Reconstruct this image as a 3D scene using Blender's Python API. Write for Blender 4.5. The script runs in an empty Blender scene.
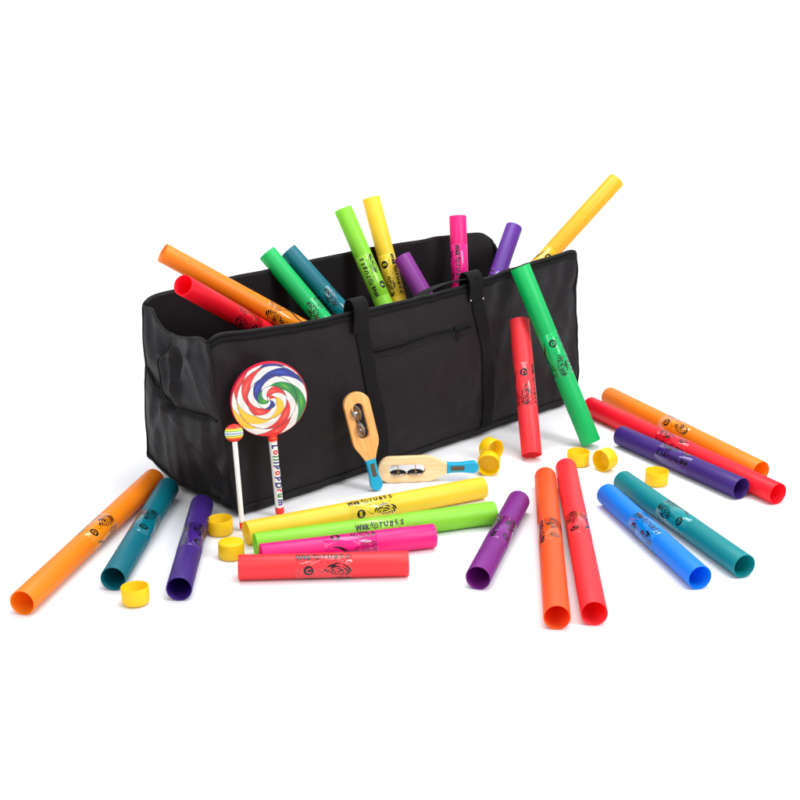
import bpy, bmesh, math, random
from mathutils import Vector, Matrix, noise
random.seed(4)
sc = bpy.context.scene
col = sc.collection
PI = math.pi

# ------------------------------------------------------------------ camera
FPX, PITCH, CAMH = 1400.0, math.radians(18.6), 0.98
cam = bpy.data.objects.new('camera', bpy.data.cameras.new('camera'))
col.objects.link(cam)
cam.location = (0, 0, CAMH)
cam.rotation_euler = (PI/2 - PITCH, 0, 0)
cam.data.sensor_width = 36.0
cam.data.lens = FPX/800*36.0
cam.data.clip_end = 60
sc.camera = cam
CAM = Vector((0, 0, CAMH))
F_ = Vector((0, math.cos(PITCH), -math.sin(PITCH)))
U_ = Vector((0, math.sin(PITCH), math.cos(PITCH)))
# measuring aid: a spot seen in the photograph -> real point on a known plane of the place
def ray(u, v): return F_ + Vector((1, 0, 0))*((u-400)/FPX) - U_*((v-400)/FPX)
def at_z(u, v, z=0.0):
    d = ray(u, v); return CAM + d*((z-CAMH)/d.z)
def at_plane(u, v, p, n):
    d = ray(u, v); return CAM + d*((p-CAM).dot(n)/d.dot(n))

# bag frame of reference: s along the bag, t towards its back, z up
A0 = Vector((-.283, 2.262, 0)); B0 = Vector((.36, 2.875, 0))
SD = (B0-A0).normalized(); ND = Vector((-SD.y, SD.x, 0))
BAGM = Matrix.Translation(A0) @ Matrix(((SD.x, ND.x, 0), (SD.y, ND.y, 0), (0, 0, 1))).to_4x4()
def W(s, t, z): return A0 + SD*s + ND*t + Vector((0, 0, z))
def at_t(u, v, t): return at_plane(u, v, A0+ND*t, ND)

# ------------------------------------------------------------------ helpers
def link(name, me, mats, parent=None, smooth=True):
    o = bpy.data.objects.new(name, me); col.objects.link(o)
    if not isinstance(mats, (list, tuple)): mats = [mats]
    if not me.materials:
        for m in mats: me.materials.append(m)
    if smooth:
        for p in me.polygons: p.use_smooth = True
    if parent: o.parent = parent
    return o
def from_bm(name, bm, mats, parent=None, smooth=True, sharp=None):
    me = bpy.data.meshes.new(name)
    bm.normal_update(); bm.to_mesh(me); bm.free()
    o = link(name, me, mats, parent, smooth)
    if sharp is not None: me.set_sharp_from_angle(angle=math.radians(sharp))
    return o
def empty(name, label, cat, group=None, M=None):
    o = bpy.data.objects.new(name, None); col.objects.link(o)
    o.empty_display_size = .02
    o['label'] = label; o['category'] = cat
    if group: o['group'] = group
    if M is not None: o.matrix_world = M
    return o
def lathe(bm, prof, seg=64, mat=0, closed=False, axis='X'):
    """prof: list of (along, radius); revolved about the axis"""
    rings = []
    for a, r in prof:
        ring = []
        if r < 1e-7:
            ring = [bm.verts.new((a, 0, 0) if axis == 'X' else (0, 0, a))]
        else:
            for k in range(seg):
                c, s = math.cos(2*PI*k/seg), math.sin(2*PI*k/seg)
                ring.append(bm.verts.new((a, r*c, r*s) if axis == 'X' else (r*c, r*s, a)))
        rings.append(ring)
    pairs = list(zip(rings[:-1], rings[1:]))
    if closed: pairs.append((rings[-1], rings[0]))
    for R0, R1 in pairs:
        for k in range(seg):
            j = (k+1) % seg
            if len(R0) == 1 and len(R1) == 1: continue
            if len(R0) == 1: f = bm.faces.new((R0[0], R1[k], R1[j]))
            elif len(R1) == 1: f = bm.faces.new((R0[k], R1[0], R0[j]))
            else: f = bm.faces.new((R0[k], R1[k], R1[j], R0[j]))
            f.material_index = mat
def tube_path(bm, pts, r, seg=8, caps=True):
    pts = [Vector(p) for p in pts]; rings = []
    up = Vector((0, 0, 1)); prev = None
    for i, p in enumerate(pts):
        d = (pts[min(i+1, len(pts)-1)] - pts[max(i-1, 0)]).normalized()
        if prev is None:
            x = d.cross(up if abs(d.z) < .9 else Vector((1, 0, 0))).normalized()
        else:
            x = (prev - d*prev.dot(d)).normalized()
        prev = x; y = d.cross(x)
        rings.append([bm.verts.new(p + (x*math.cos(2*PI*k/seg)+y*math.sin(2*PI*k/seg))*r) for k in range(seg)])
    for a, b in zip(rings[:-1], rings[1:]):
        for k in range(seg): bm.faces.new((a[k], a[(k+1) % seg], b[(k+1) % seg], b[k]))
    if caps:
        bm.faces.new(rings[0][::-1]); bm.faces.new(rings[-1])
def ribbon3(bm, pts, wid, nor, w, th):
    """band of width w and thickness th; per point: width direction, outward normal"""
    rows = []
    for p, x, n in zip(pts, wid, nor):
        p = Vector(p); x = Vector(x).normalized(); n = Vector(n).normalized()
        sec = []
        e = th*.45
        for a, b in ((-.5*w, e), (-.5*w+e, th), (-.16*w, th*.93), (.16*w, th*.93), (.5*w-e, th), (.5*w, e), (.5*w-e, 0), (-.5*w+e, 0)):
            sec.append(bm.verts.new(p + x*a + n*b))
        rows.append(sec)
    m = len(rows[0])
    for a, b in zip(rows[:-1], rows[1:]):
        for k in range(m): bm.faces.new((a[k], a[(k+1) % m], b[(k+1) % m], b[k]))
    bm.faces.new(rows[0][::-1]); bm.faces.new(rows[-1])
    bmesh.ops.recalc_face_normals(bm, faces=bm.faces)
def smoothstep(a, b, x):
    x = max(0., min(1., (x-a)/(b-a))); return x*x*(3-2*x)
def lerp_table(tab, x):
    if x <= tab[0][0]: return tab[0][1]
    for (x0, y0), (x1, y1) in zip(tab[:-1], tab[1:]):
        if x <= x1: return y0 + (y1-y0)*(x-x0)/(x1-x0)
    return tab[-1][1]

# ------------------------------------------------------------------ materials
def lin(c):
    return tuple(((x/255)/12.92 if x/255 <= .04045 else ((x/255+.055)/1.055)**2.4) for x in c) + (1,)
def base_mat(name):
    m = bpy.data.materials.new(name); m.use_nodes = True
    nt = m.node_tree; return m, nt, nt.nodes['Principled BSDF']
def node(nt, t, **kw):
    n = nt.nodes.new(t)
    for k, v in kw.items():
        if k in n.inputs: n.inputs[k].default_value = v
        else: setattr(n, k, v)
    return n
def plastic(name, rgb, rough=.34, transl=.28, coat=0., bump=.04, var=.05):
    m, nt, P = base_mat(name)
    L = nt.links.new
    P.inputs['Roughness'].default_value = rough
    P.inputs['Coat Weight'].default_value = coat
    P.inputs['Coat Roughness'].default_value = .05
    P.inputs['IOR'].default_value = 1.56
    tc = node(nt, 'ShaderNodeTexCoord')
    nz = node(nt, 'ShaderNodeTexNoise', Scale=22., Detail=4.)
    L(tc.outputs['Object'], nz.inputs['Vector'])
    c0 = lin(rgb)
    mx = node(nt, 'ShaderNodeMix', data_type='RGBA')
    mx.inputs[6].default_value = tuple(x*(1-var) for x in c0[:3])+(1,)
    mx.inputs[7].default_value = tuple(min(1, x*(1+var)) for x in c0[:3])+(1,)
    L(nz.outputs['Fac'], mx.inputs[0])
    L(mx.outputs[2], P.inputs['Base Color'])
    # fine handling scuffs change the gloss a little
    n2 = node(nt, 'ShaderNodeTexNoise', Scale=160., Detail=3.)
    mp = node(nt, 'ShaderNodeMapping'); mp.inputs['Scale'].default_value = (.25, 1, 1)
    L(tc.outputs['Object'], mp.inputs['Vector']); L(mp.outputs['Vector'], n2.inputs['Vector'])
    mr = node(nt, 'ShaderNodeMapRange'); mr.inputs['To Min'].default_value = rough*.85; mr.inputs['To Max'].default_value = rough*1.2
    L(n2.outputs['Fac'], mr.inputs['Value']); L(mr.outputs['Result'], P.inputs['Roughness'])
    b = node(nt, 'ShaderNodeBump', Strength=bump, Distance=.001)
    L(nz.outputs['Fac'], b.inputs['Height']); L(b.outputs['Normal'], P.inputs['Normal'])
    if transl > 0:
        T = node(nt, 'ShaderNodeBsdfTranslucent'); L(mx.outputs[2], T.inputs['Color'])
        ms = node(nt, 'ShaderNodeMixShader', Fac=transl)
        L(P.outputs[0], ms.inputs[1]); L(T.outputs[0], ms.inputs[2])
        L(ms.outputs[0], nt.nodes['Material Output'].inputs['Surface'])
    return m
def simple(name, rgb, rough=.5, metal=0., noise_s=60., var=.08, bump=.0, spec=None):
    m, nt, P = base_mat(name); L = nt.links.new
    P.inputs['Roughness'].default_value = rough; P.inputs['Metallic'].default_value = metal
    if spec is not None: P.inputs['Specular IOR Level'].default_value = spec
    tc = node(nt, 'ShaderNodeTexCoord'); nz = node(nt, 'ShaderNodeTexNoise', Scale=noise_s, Detail=5.)
    L(tc.outputs['Object'], nz.inputs['Vector'])
    c0 = lin(rgb); mx = node(nt, 'ShaderNodeMix', data_type='RGBA')
    mx.inputs[6].default_value = tuple(x*(1-var) for x in c0[:3])+(1,)
    mx.inputs[7].default_value = tuple(min(1, x*(1+var)) for x in c0[:3])+(1,)
    L(nz.outputs['Fac'], mx.inputs[0]); L(mx.outputs[2], P.inputs['Base Color'])
    if bump:
        b = node(nt, 'ShaderNodeBump', Strength=bump, Distance=.001)
        L(nz.outputs['Fac'], b.inputs['Height']); L(b.outputs['Normal'], P.inputs['Normal'])
    return m
def fabric(name, rgb, rough=.55, weave=1500., sheen=.25, strength=.25, spec=.35):
    m, nt, P = base_mat(name); L = nt.links.new
    c0 = lin(rgb)
    tc = node(nt, 'ShaderNodeTexCoord')
    nz = node(nt, 'ShaderNodeTexNoise', Scale=9., Detail=6.)
    L(tc.outputs['Object'], nz.inputs['Vector'])
    mx = node(nt, 'ShaderNodeMix', data_type='RGBA')
    mx.inputs[6].default_value = tuple(x*.85 for x in c0[:3])+(1,); mx.inputs[7].default_value = tuple(x*1.15 for x in c0[:3])+(1,)
    L(nz.outputs['Fac'], mx.inputs[0]); L(mx.outputs[2], P.inputs['Base Color'])
    P.inputs['Roughness'].default_value = rough
    P.inputs['Sheen Weight'].default_value = sheen; P.inputs['Sheen Roughness'].default_value = .4
    P.inputs['Specular IOR Level'].default_value = spec
    n3 = node(nt, 'ShaderNodeTexNoise', Scale=35., Detail=5., Roughness=.6)
    L(tc.outputs['Object'], n3.inputs['Vector'])
    b0 = node(nt, 'ShaderNodeBump', Strength=.35, Distance=.004); L(n3.outputs['Fac'], b0.inputs['Height'])
    w1 = node(nt, 'ShaderNodeTexNoise', Scale=weave, Detail=2.); L(tc.outputs['Object'], w1.inputs['Vector'])
    b1 = node(nt, 'ShaderNodeBump', Strength=strength, Distance=.0006); L(w1.outputs['Fac'], b1.inputs['Height'])
    L(b0.outputs['Normal'], b1.inputs['Normal']); L(b1.outputs['Normal'], P.inputs['Normal'])
    return m

COL = dict(red=(250, 24, 52), coral=(255, 64, 74), orange=(255, 155, 24), deep_orange=(255, 108, 48), yellow=(255, 225, 62), gold=(255, 198, 14),
           lime=(160, 232, 64), green=(0, 206, 112), teal=(0, 124, 142), turquoise=(0, 158, 164), blue=(6, 150, 246),
           purple=(72, 38, 140), bag_purple=(106, 46, 168), violet=(146, 46, 156), magenta=(252, 32, 150))
MT = {k: plastic('plastic_'+k, v, .42, .42) for k, v in COL.items()}
MS = {k: plastic('sleeve_'+k, tuple(int(x*.97+3) for x in v), .12, .3, .3, bump=.02) for k, v in COL.items()}
INK = simple('black_print_ink', (18, 16, 20), .22, var=.02)
CAPM = plastic('cap_yellow', (255, 220, 14), .42, .36)
NYLON = fabric('black_nylon', (31, 28, 31), .50, sheen=.0, spec=.13)
WEB = fabric('black_webbing', (17, 16, 18), .75, 900., .0, .5, .15)
PIPE = fabric('black_piping', (18, 17, 19), .6, 900., .0, .4, .2)
BLACKM = simple('black_metal', (30, 30, 32), .25, .8)
STEEL = simple('jingle_steel', (190, 188, 186), .18, 1., 90., .1, .3)
BRASS = simple('brass_pin', (200, 160, 90), .3, 1.)
TEALP = simple('turquoise_paint', (0, 160, 200), .4, 0, 40., .04)
WHITEP = simple('white_plastic', (240, 240, 238), .35, 0, 40., .01)
REDP = simple('red_plastic', (235, 40, 30), .35, 0, 40., .03)
RIMRED = simple('red_rim', (205, 30, 60), .35, 0, 40., .03)
PLATE = simple('dark_label_plate', (62, 52, 44), .4, .3)
PLATEL = simple('pale_label_marks', (170, 150, 110), .4)
def wood(nm, ca, cb):
    m, nt, P = base_mat(nm); L = nt.links.new
    tc = node(nt, 'ShaderNodeTexCoord'); mp = node(nt, 'ShaderNodeMapping'); mp.inputs['Scale'].default_value = (6, 70, 70)
    L(tc.outputs['Object'], mp.inputs['Vector'])
    nz = node(nt, 'ShaderNodeTexNoise', Scale=3., Detail=6., Distortion=.6); L(mp.outputs['Vector'], nz.inputs['Vector'])
    cr = node(nt, 'ShaderNodeValToRGB')
    cr.color_ramp.elements[0].position = .3; cr.color_ramp.elements[0].color = lin(ca)
    cr.color_ramp.elements[1].position = .75; cr.color_ramp.elements[1].color = lin(cb)
    L(nz.outputs['Fac'], cr.inputs['Fac']); L(cr.outputs['Color'], P.inputs['Base Color'])
    P.inputs['Roughness'].default_value = .42
    b = node(nt, 'ShaderNodeBump', Strength=.15, Distance=.0005); L(nz.outputs['Fac'], b.inputs['Height']); L(b.outputs['Normal'], P.inputs['Normal'])
    return m
WOOD = wood('pale_wood', (238, 196, 140), (248, 220, 176))
WOOD2 = wood('honey_wood', (232, 160, 82), (246, 192, 122))

# ------------------------------------------------------------------ lettering and flat artwork
def font_mesh(text, size, shear=0., offset=0., fill=True, space=1.):
    cu = bpy.data.curves.new('lettering', 'FONT'); cu.body = text; cu.size = size; cu.shear = shear
    cu.offset = offset; cu.space_character = space; cu.resolution_u = 4
    cu.fill_mode = 'BOTH' if fill else 'NONE'
    ob = bpy.data.objects.new('lettering', cu); col.objects.link(ob)
    bpy.context.view_layer.update()
    dg = bpy.context.evaluated_depsgraph_get()
    me = bpy.data.meshes.new_from_object(ob.evaluated_get(dg))
    bpy.data.objects.remove(ob); bpy.data.curves.remove(cu)
    return me
def add_text(bm, text, size, x, y, rot=0., shear=0., offset=0., sx=1., sy=1., mat=0, center=True):
    me = font_mesh(text, size, shear, offset)
    if not me.vertices: return
    xs = [v.co.x for v in me.vertices]; ys = [v.co.y for v in me.vertices]
    cx = (min(xs)+max(xs))/2 if center else min(xs); cy = (min(ys)+max(ys))/2 if center else 0
    c, s = math.cos(rot), math.sin(rot)
    vs = []
    for v in me.vertices:
        a, b = (v.co.x-cx)*sx, (v.co.y-cy)*sy
        vs.append(bm.verts.new((x+a*c-b*s, y+a*s+b*c, 0)))
    for p in me.polygons:
        try:
            f = bm.faces.new([vs[i] for i in p.vertices]); f.material_index = mat
        except ValueError: pass
    bpy.data.meshes.remove(me)
def add_outline_text(bm, text, size, x, y, w, sy=1., sx=1., rot=0.):
    me = font_mesh(text, size, .15, .0, fill=False)
    xs = [v.co.x for v in me.vertices]; ys = [v.co.y for v in me.vertices]
    cx, cy = (min(xs)+max(xs))/2, (min(ys)+max(ys))/2
    adj = {}
    for e in me.edges:
        a, b = e.vertices; adj.setdefault(a, []).append(b); adj.setdefault(b, []).append(a)
    seen = set()
    c, s = math.cos(rot), math.sin(rot)
    for st in adj:
        if st in seen: continue
        loop = [st]; seen.add(st); cur = st
        while True:
            nx = [q for q in adj[cur] if q not in seen]
            if not nx: break
            cur = nx[0]; seen.add(cur); loop.append(cur)
        P = []
        for i in loop:
            a, b = (me.vertices[i].co.x-cx)*sx, (me.vertices[i].co.y-cy)*sy
            P.append((x+a*c-b*s, y+a*s+b*c))
        P.append(P[0]); P.append(P[1])
        flat_line(bm, P, w)
    bpy.data.meshes.remove(me)
def flat_line(bm, P, w, w1=None, mat=0):
    P = [Vector((p[0], p[1], 0)) for p in P]
    n = len(P); L, R = [], []
    for i, p in enumerate(P):
        d = P[min(i+1, n-1)] - P[max(i-1, 0)]
        if d.length < 1e-9: d = Vector((1, 0, 0))
        d.normalize(); q = Vector((-d.y, d.x, 0))
        ww = w if w1 is None else w + (w1-w)*i/(n-1)
        L.append(bm.verts.new(p+q*ww/2)); R.append(bm.verts.new(p-q*ww/2))
    for i in range(n-1):
        f = bm.faces.new((L[i], R[i], R[i+1], L[i+1])); f.material_index = mat
def flat_disc(bm, x, y, r, mat=0, seg=24, ry=None):
    ry = ry or r
    f = bm.faces.new([bm.verts.new((x+r*math.cos(2*PI*k/seg), y+ry*math.sin(2*PI*k/seg), 0)) for k in range(seg)])
    f.material_index = mat
def flat_ring(bm, x, y, r0, r1, a0=0, a1=2*PI, seg=32, mat=0):
    pts = [(x+(r0+r1)/2*math.cos(a0+(a1-a0)*k/seg), y+(r0+r1)/2*math.sin(a0+(a1-a0)*k/seg)) for k in range(seg+1)]
    flat_line(bm, pts, r1-r0, mat=mat)

def artwork(letter, seed):
    """the black artwork printed round a tube's sleeve, laid flat in metres: u along the tube, v round it"""
    rnd = random.Random(seed)
    bm = bmesh.new(); k = .001
    # the words: heavy brush letters, a slanting dash, an a in a ring, outlined capitals
    for ch, x, dy, rt in (('W', -37.5, 14.2, .12), ('a', -29.8, 14.0, -.08), ('k', -23.2, 15.0, .1)):
        add_text(bm, ch, (11 if ch == 'W' else 12)*k, x*k, dy*k, rt, .2, .75*k, .95, 1.2)
    flat_line(bm, [(-18.2*k, 12*k), (-16.5*k, 16*k), (-14.0*k, 21.5*k)], 1.0*k, 2.6*k)
    flat_ring(bm, -9.5*k, 14.5*k, 3.7*k, 5.5*k)
    add_text(bm, 'a', 7*k, -9.5*k, 14.7*k, 0, 0, .3*k)
    for i, ch in enumerate('TUBES'):
        add_outline_text(bm, ch, 12.2*k, (1.0+i*9.3)*k, (15+(.7 if i % 2 else -.4))*k, 1.25*k, 1., .92, rot=(.08 if i % 2 else -.06))
    # notes and dots
    for (x, y, r) in ((-33, 5.5, .8), (-24, 3.4, .6), (-4, 5.2, 1.0), (11, 4.0, .6), (33, 5.6, 1.1), (26, 3.2, .5), (-38, -6, .8), (-40, -12, .5), (2, -1, .6)):
        flat_disc(bm, x*k, y*k, r*k, seg=10)
    for (x, y) in ((-30, 4.2), (6, 5.2), (19, 6.0)):
        flat_disc(bm, x*k, (y-1.6)*k, 1.0*k, seg=10, ry=.75*k)
        flat_line(bm, [((x+.8)*k, (y-1.6)*k), ((x+.8)*k, (y+1.8)*k), ((x+2.2)*k, (y+.8)*k)], .35*k)
    # the note's letter, knocked out of a black disc
    cx, cy, R = -24*k, -8.5*k, 8.0*k
    flat_disc(bm, cx, cy, R, seg=44)
    i0 = len(bm.verts)
    add_text(bm, letter, 11.5*k, cx, cy, 0, 0, .5*k, mat=2)
    bm.verts.ensure_lookup_table()
    for q in bm.verts[i0:]: q.co.z = .00008
    # swoosh from the disc to the fan
    flat_line(bm, [((-14+i*1.5)*k, (-3 - 9*math.sin(i/9*1.5))*k) for i in range(10)], .3*k, 1.0*k)
    # zebra fan: broken arcs, thickening outwards
    fx, fy = 22*k, -19*k
    for i in range(5):
        r = (4.5+i*4.1)*k; a = .0+.12*(i % 2); w = (2.5+.35*i)*k
        while a < 2.5:
            b = min(a+rnd.uniform(.55, 1.35), 2.68)
            if 2.68-b < .3: b = 2.68
            n = 14
            wob = rnd.uniform(-.25, .25)*k; ph = rnd.uniform(0, 6)
            pts = [(fx+1.12*(r+wob*3*math.sin(ph+j*.5))*math.cos(a+(b-a)*j/n), fy+(r+wob*3*math.sin(ph+j*.5))*math.sin(a+(b-a)*j/n)) for j in range(n+1)]
            h = rnd.choice((5, 7, 9))
            flat_line(bm, pts[:h+1], w*.22, w); flat_line(bm, pts[h:], w, w*.3)
            a = b+.11
    # the long waves on the far side, gathered to a point on the left
    for i in range(7):
        pts = []
        for j in range(41):
            f = j/40; x = -30+f*73
            base = -26 - 9*math.exp(-((f-.40)/.20)**2) + 3.5*math.exp(-((f-.78)/.15)**2)
            y = base - 3.1*i*(.10+.90*smoothstep(.02, .75, f))
            pts.append((x*k, y*k))
        w = .28+.06*(i % 3)
        if i % 2: flat_line(bm, pts, w*k, (w+1.0)*k)
        else:
            flat_line(bm, pts[:24], w*k, (w+.7)*k); flat_line(bm, pts[25:34], (w+.7)*k, (w+.9)*k); flat_line(bm, pts[35:], (w+.9)*k, (w+1.1)*k)
    for _ in range(46):
        x = rnd.uniform(2, 42); y = -52+rnd.uniform(-6, 7)-4*math.sin(x*.12)
        flat_disc(bm, x*k, y*k, rnd.uniform(.35, .85)*k, seg=7)
    # keep inside the sleeve, then cut finely so that it can bend round the tube
    bmesh.ops.bisect_plane(bm, geom=bm.verts[:]+bm.edges[:]+bm.faces[:], plane_co=(.0435, 0, 0), plane_no=(1, 0, 0), clear_outer=True)
    bmesh.ops.bisect_plane(bm, geom=bm.verts[:]+bm.edges[:]+bm.faces[:], plane_co=(-.0435, 0, 0), plane_no=(-1, 0, 0), clear_outer=True)
    y = -.062
    while y < .024:
        bmesh.ops.bisect_plane(bm, geom=bm.verts[:]+bm.edges[:]+bm.faces[:], plane_co=(0, y, 0), plane_no=(0, 1, 0))
        y += .0021
    return bm

TR = .02           # tube radius
def wrap(bm, r):
    """u -> local x, v -> round the axis; v = 0 faces local +z, +v towards local +y ... handed so text reads along +x"""
    for v in bm.verts:
        u, a = v.co.x, v.co.y/TR
        q = r+v.co.z; v.co = Vector((u, math.sin(a)*q, math.cos(a)*q))

_wall, _sleeve = {}, {}
def wall_mesh(colour, L, rs):
    key = (colour, round(L, 3), rs)
    if key not in _wall:
        bm = bmesh.new(); r, ri, h, e = TR*rs, TR*rs-.0013, L/2, .00045
        prof = [(-h+e, r), (-h*.5, r), (0, r), (h*.5, r), (h-e, r), (h-e*.3, r-e*.3), (h, r-e), (h, ri+e*.5), (h-e*.5, ri), (h*.5, ri), (0, ri), (-h*.5, ri), (-h+e*.5, ri), (-h, ri+e*.5), (-h, r-e), (-h+e*.3, r-e*.3)]
        lathe(bm, prof, 72, closed=True)
        bmesh.ops.recalc_face_normals(bm, faces=bm.faces)
        me = bpy.data.meshes.new('wall'); bm.to_mesh(me); bm.free()
        me.materials.append(MT[colour])
        for p in me.polygons: p.use_smooth = True
        _wall[key] = me
    return _wall[key]
def sleeve_mesh(colour, letter, rs):
    key = (colour, letter, rs)
    if key not in _sleeve:
        bm = artwork(letter, ord(letter)); wrap(bm, TR*rs+.00034)
        for f in bm.faces: f.material_index = 2 if f.material_index == 2 else 1
        bm.normal_update()
        for f in bm.faces:
            c = f.calc_center_median()
            if f.normal.dot(Vector((0, c.y, c.z))) < 0: f.normal_flip()
        nart = len(bm.faces)
        lathe(bm, [(-.0450, TR*rs+.00003), (-.0448, TR*rs+.0002), (0, TR*rs+.0002), (.0448, TR*rs+.0002), (.0450, TR*rs+.00003)], 72)
        bm.faces.ensure_lookup_table()
        for f in bm.faces[nart:]:
            f.material_index = 0
            c = f.calc_center_median(); f.normal_update()
            if f.normal.dot(Vector((0, c.y, c.z))) < 0: f.normal_flip()
        me = bpy.data.meshes.new('printed_sleeve'); bm.to_mesh(me); bm.free()
        me.materials.append(MS[colour]); me.materials.append(INK); me.materials.append(MS[colour])
        for p in me.polygons: p.use_smooth = True
        _sleeve[key] = me
    return _sleeve[key]

def tube(label, colour, letter, P, Q, spin=0., group='coloured plastic percussion tubes', rs=1., shift=0.):
    """P -> Q is the reading direction of the print; spin in mm round the tube moves the print upwards"""
    P, Q = Vector(P), Vector(Q); x = (Q-P); L = x.length; x.normalize(); M0 = (P+Q)/2
    n = CAM-M0; n = (n - x*n.dot(x)).normalized()
    up = n.cross(x)          # text up
    a = spin*.001/TR
    # design v=0 direction: rotated from n towards up
    zdir = (n*math.cos(a)+up*math.sin(a)).normalized()
    ydir = zdir.cross(x)
    M = Matrix((x, ydir, zdir)).transposed().to_4x4(); M.translation = M0
    root = empty('percussion_tube', label, 'tube', group, M)
    o = bpy.data.objects.new('wall', wall_mesh(colour, L, rs)); col.objects.link(o); o.parent = root
    s = bpy.data.objects.new('printed_sleeve', sleeve_mesh(colour, letter, rs)); col.objects.link(s); s.parent = root
    s.location.x = shift
    return root

# ------------------------------------------------------------------ tubes lying on the floor
def g(u, v): return at_z(u, v, TR+.0005)
# (label, colour, note letter, start px, end px, spin)
lying = [
 ('long orange tube, leftmost of all, lying on the floor', 'orange', 'D', (22, 603), (154, 479), 12),
 ('teal tube lying between the long orange tube and a dark purple tube', 'teal', 'G', (113, 579), (168, 488), 10),
 ('dark purple tube lying at the left end of the bag beside a yellow cap', 'purple', 'A', (179, 589), (202, 505), -1),
 ('yellow tube lying in front of the bag, rearmost of four stacked side by side', 'yellow', 'E', (246, 533), (483, 487.5), 3),
 ('lime green tube lying between the yellow tube and the magenta tube', 'lime', 'F', (255, 545), (494, 512.5), -9),
 ('magenta pink tube lying between the lime tube and the short red tube', 'magenta', 'B', (261, 556), (434, 535.5), 27),
 ('short red tube lying crosswise in front of the magenta tube, frontmost of four', 'coral', 'C', (238.5, 567.3), (408.5, 563.3), 0),
 ('short violet tube lying alone between the lime tube end and the two long tubes', 'violet', 'B', (478, 578), (518.5, 501), -2),
 ('long reddish orange tube lying end-on beside the long red tube', 'deep_orange', 'D', (557, 617.5), (545.3, 477), 0),
 ('long red tube lying end-on, right beside the reddish orange tube', 'coral', 'C', (594.3, 613.5), (566, 468), 14),
 ('bright blue tube lying next to the turquoise tube at lower right', 'blue', 'G', (607, 494), (700, 577.7), -4),
 ('turquoise tube lying behind the bright blue tube at lower right', 'turquoise', 'G', (744.5, 566.3), (623, 481), 10),
 ('dark purple tube lying in front of the long red tube, right of the bag', 'purple', 'A', (741.3, 488.6), (621, 435.5), -15),
 ('long red tube lying between an orange tube and a dark purple tube', 'red', 'C', (778, 493.8), (590, 406), -9),
 ('long orange tube lying rearmost at the right of the bag, behind the long red tube', 'orange', 'D', (609, 396), (761, 471.5), 13),
]
for lab, c, l, p, q, sp in lying:
    tube(lab, c, l, g(*p), g(*q), sp)

# leaning against the bag
def lean(label, colour, letter, top, bot, zb, t, spin):
    tube(label, colour, letter, at_t(*top, t), at_z(*bot, zb), spin)
lean('short red tube standing on the floor, leaning on the bag front', 'coral', 'C', (519.5, 320.5), (531.7, 455), .011, -.033, 8)
lean('tall green tube leaning over the right corner of the bag, foot on the floor', 'green', 'G', (520, 267), (591, 442.5), .010, -.033, 12)

# standing in the bag: visible end, a second sighting at the bag's mouth, depths, length
def in_bag(label, colour, letter, e, c, te, tc, L, flip, spin, shift=0.):
    E = at_t(*e, te); Pm = at_t(*c, tc); u = (Pm-E).normalized(); Bt = E+u*L
    if flip: tube(label, colour, letter, Bt, E, spin, rs=.93, shift=-shift)
    else: tube(label, colour, letter, E, Bt, spin, rs=.93, shift=shift)
in_bag('long orange tube sticking out of the left end of the bag, above the red tube', 'orange', 'D', (162.5, 252.5), (290, 322), .31, .195, .53, True, 14, .0)
in_bag('red tube resting over the left end of the bag with its open end showing', 'red', 'C', (183, 285), (265, 331), .12, .21, .56, True, 14, -.07)
in_bag('green tube sticking out of the bag beside the teal tube', 'green', 'G', (267, 253), (320, 316), .30, .20, .42, True, 12, -.04)
in_bag('teal tube sticking out of the bag, right of the green tube', 'teal', 'G', (288, 251), (342, 311), .30, .20, .388, True, 6, -.045)
in_bag('lime green tube standing in the bag beside the tall yellow tube', 'lime', 'F', (343, 209), (383, 302), .30, .20, .424, True, -8, -.062)
in_bag('yellow tube standing in the bag behind the lime green tube', 'yellow', 'E', (371, 198), (397, 298), .31, .225, .455, False, 0, -.06)
in_bag('short violet tube leaning inside the bag behind the handle', 'violet', 'B', (402, 257), (421, 290), .22, .168, .32, False, 0, .0)
in_bag('magenta tube standing upright in the bag above the right carrying strap', 'magenta', 'B', (457.7, 216), (460, 280), .25, .215, .285, False, -18, -.035)
in_bag('purple tube sticking out of the right half of the bag, left of the yellow one', 'bag_purple', 'A', (514, 227), (497, 276), .2, .17, .33, True, 0)
in_bag('yellow tube slanting far out of the right end of the bag', 'gold', 'E', (616.5, 180), (542, 262), .06, .11, .455, False, 12, .035)

# ------------------------------------------------------------------ yellow end caps
def cap_mesh(h=.0265, r=.0215, taper=.0006):
    bm = bmesh.new(); th = .0014
    prof = [(0, 0), (0, r-.0022-taper), (.0006, r-.0008-taper), (.002, r-taper), (h*.5, r-taper*.4), (h-.0007, r), (h, r-.0005), (h, r-th+.0003), (h-.0006, r-th), (.004, r-th-taper), (.0022, r-th-.0015-taper), (.002, 0)]
    lathe(bm, prof, 56, axis='Z')
    # moulding: a faint recessed ring and a gate mark in the floor of the cap
    bmesh.ops.recalc_face_normals(bm, faces=bm.faces)
    me = bpy.data.meshes.new('end_cap'); bm.to_mesh(me); bm.free(); me.materials.append(CAPM)
    for p in me.polygons: p.use_smooth = True
    me.set_sharp_from_angle(angle=math.radians(50))
    return me
CM = cap_mesh()
def cap(label, base, axis):
    """base = centre of the closed end, axis = direction towards the open end"""
    o = bpy.data.objects.new('end_cap', CM); col.objects.link(o)
    z = Vector(axis).normalized()
    o.rotation_mode = 'QUATERNION'; o.rotation_quaternion = z.to_track_quat('Z', 'Y'); o.location = base
    o['label'] = label; o['category'] = 'tube cap'; o['group'] = 'yellow plastic end caps'
Z = Vector((0, 0, 1))
cap('open yellow cap standing just right of the dark purple tube by the bag corner', at_z(221, 532.5, .001), (-.03, 0, 1))
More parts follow.
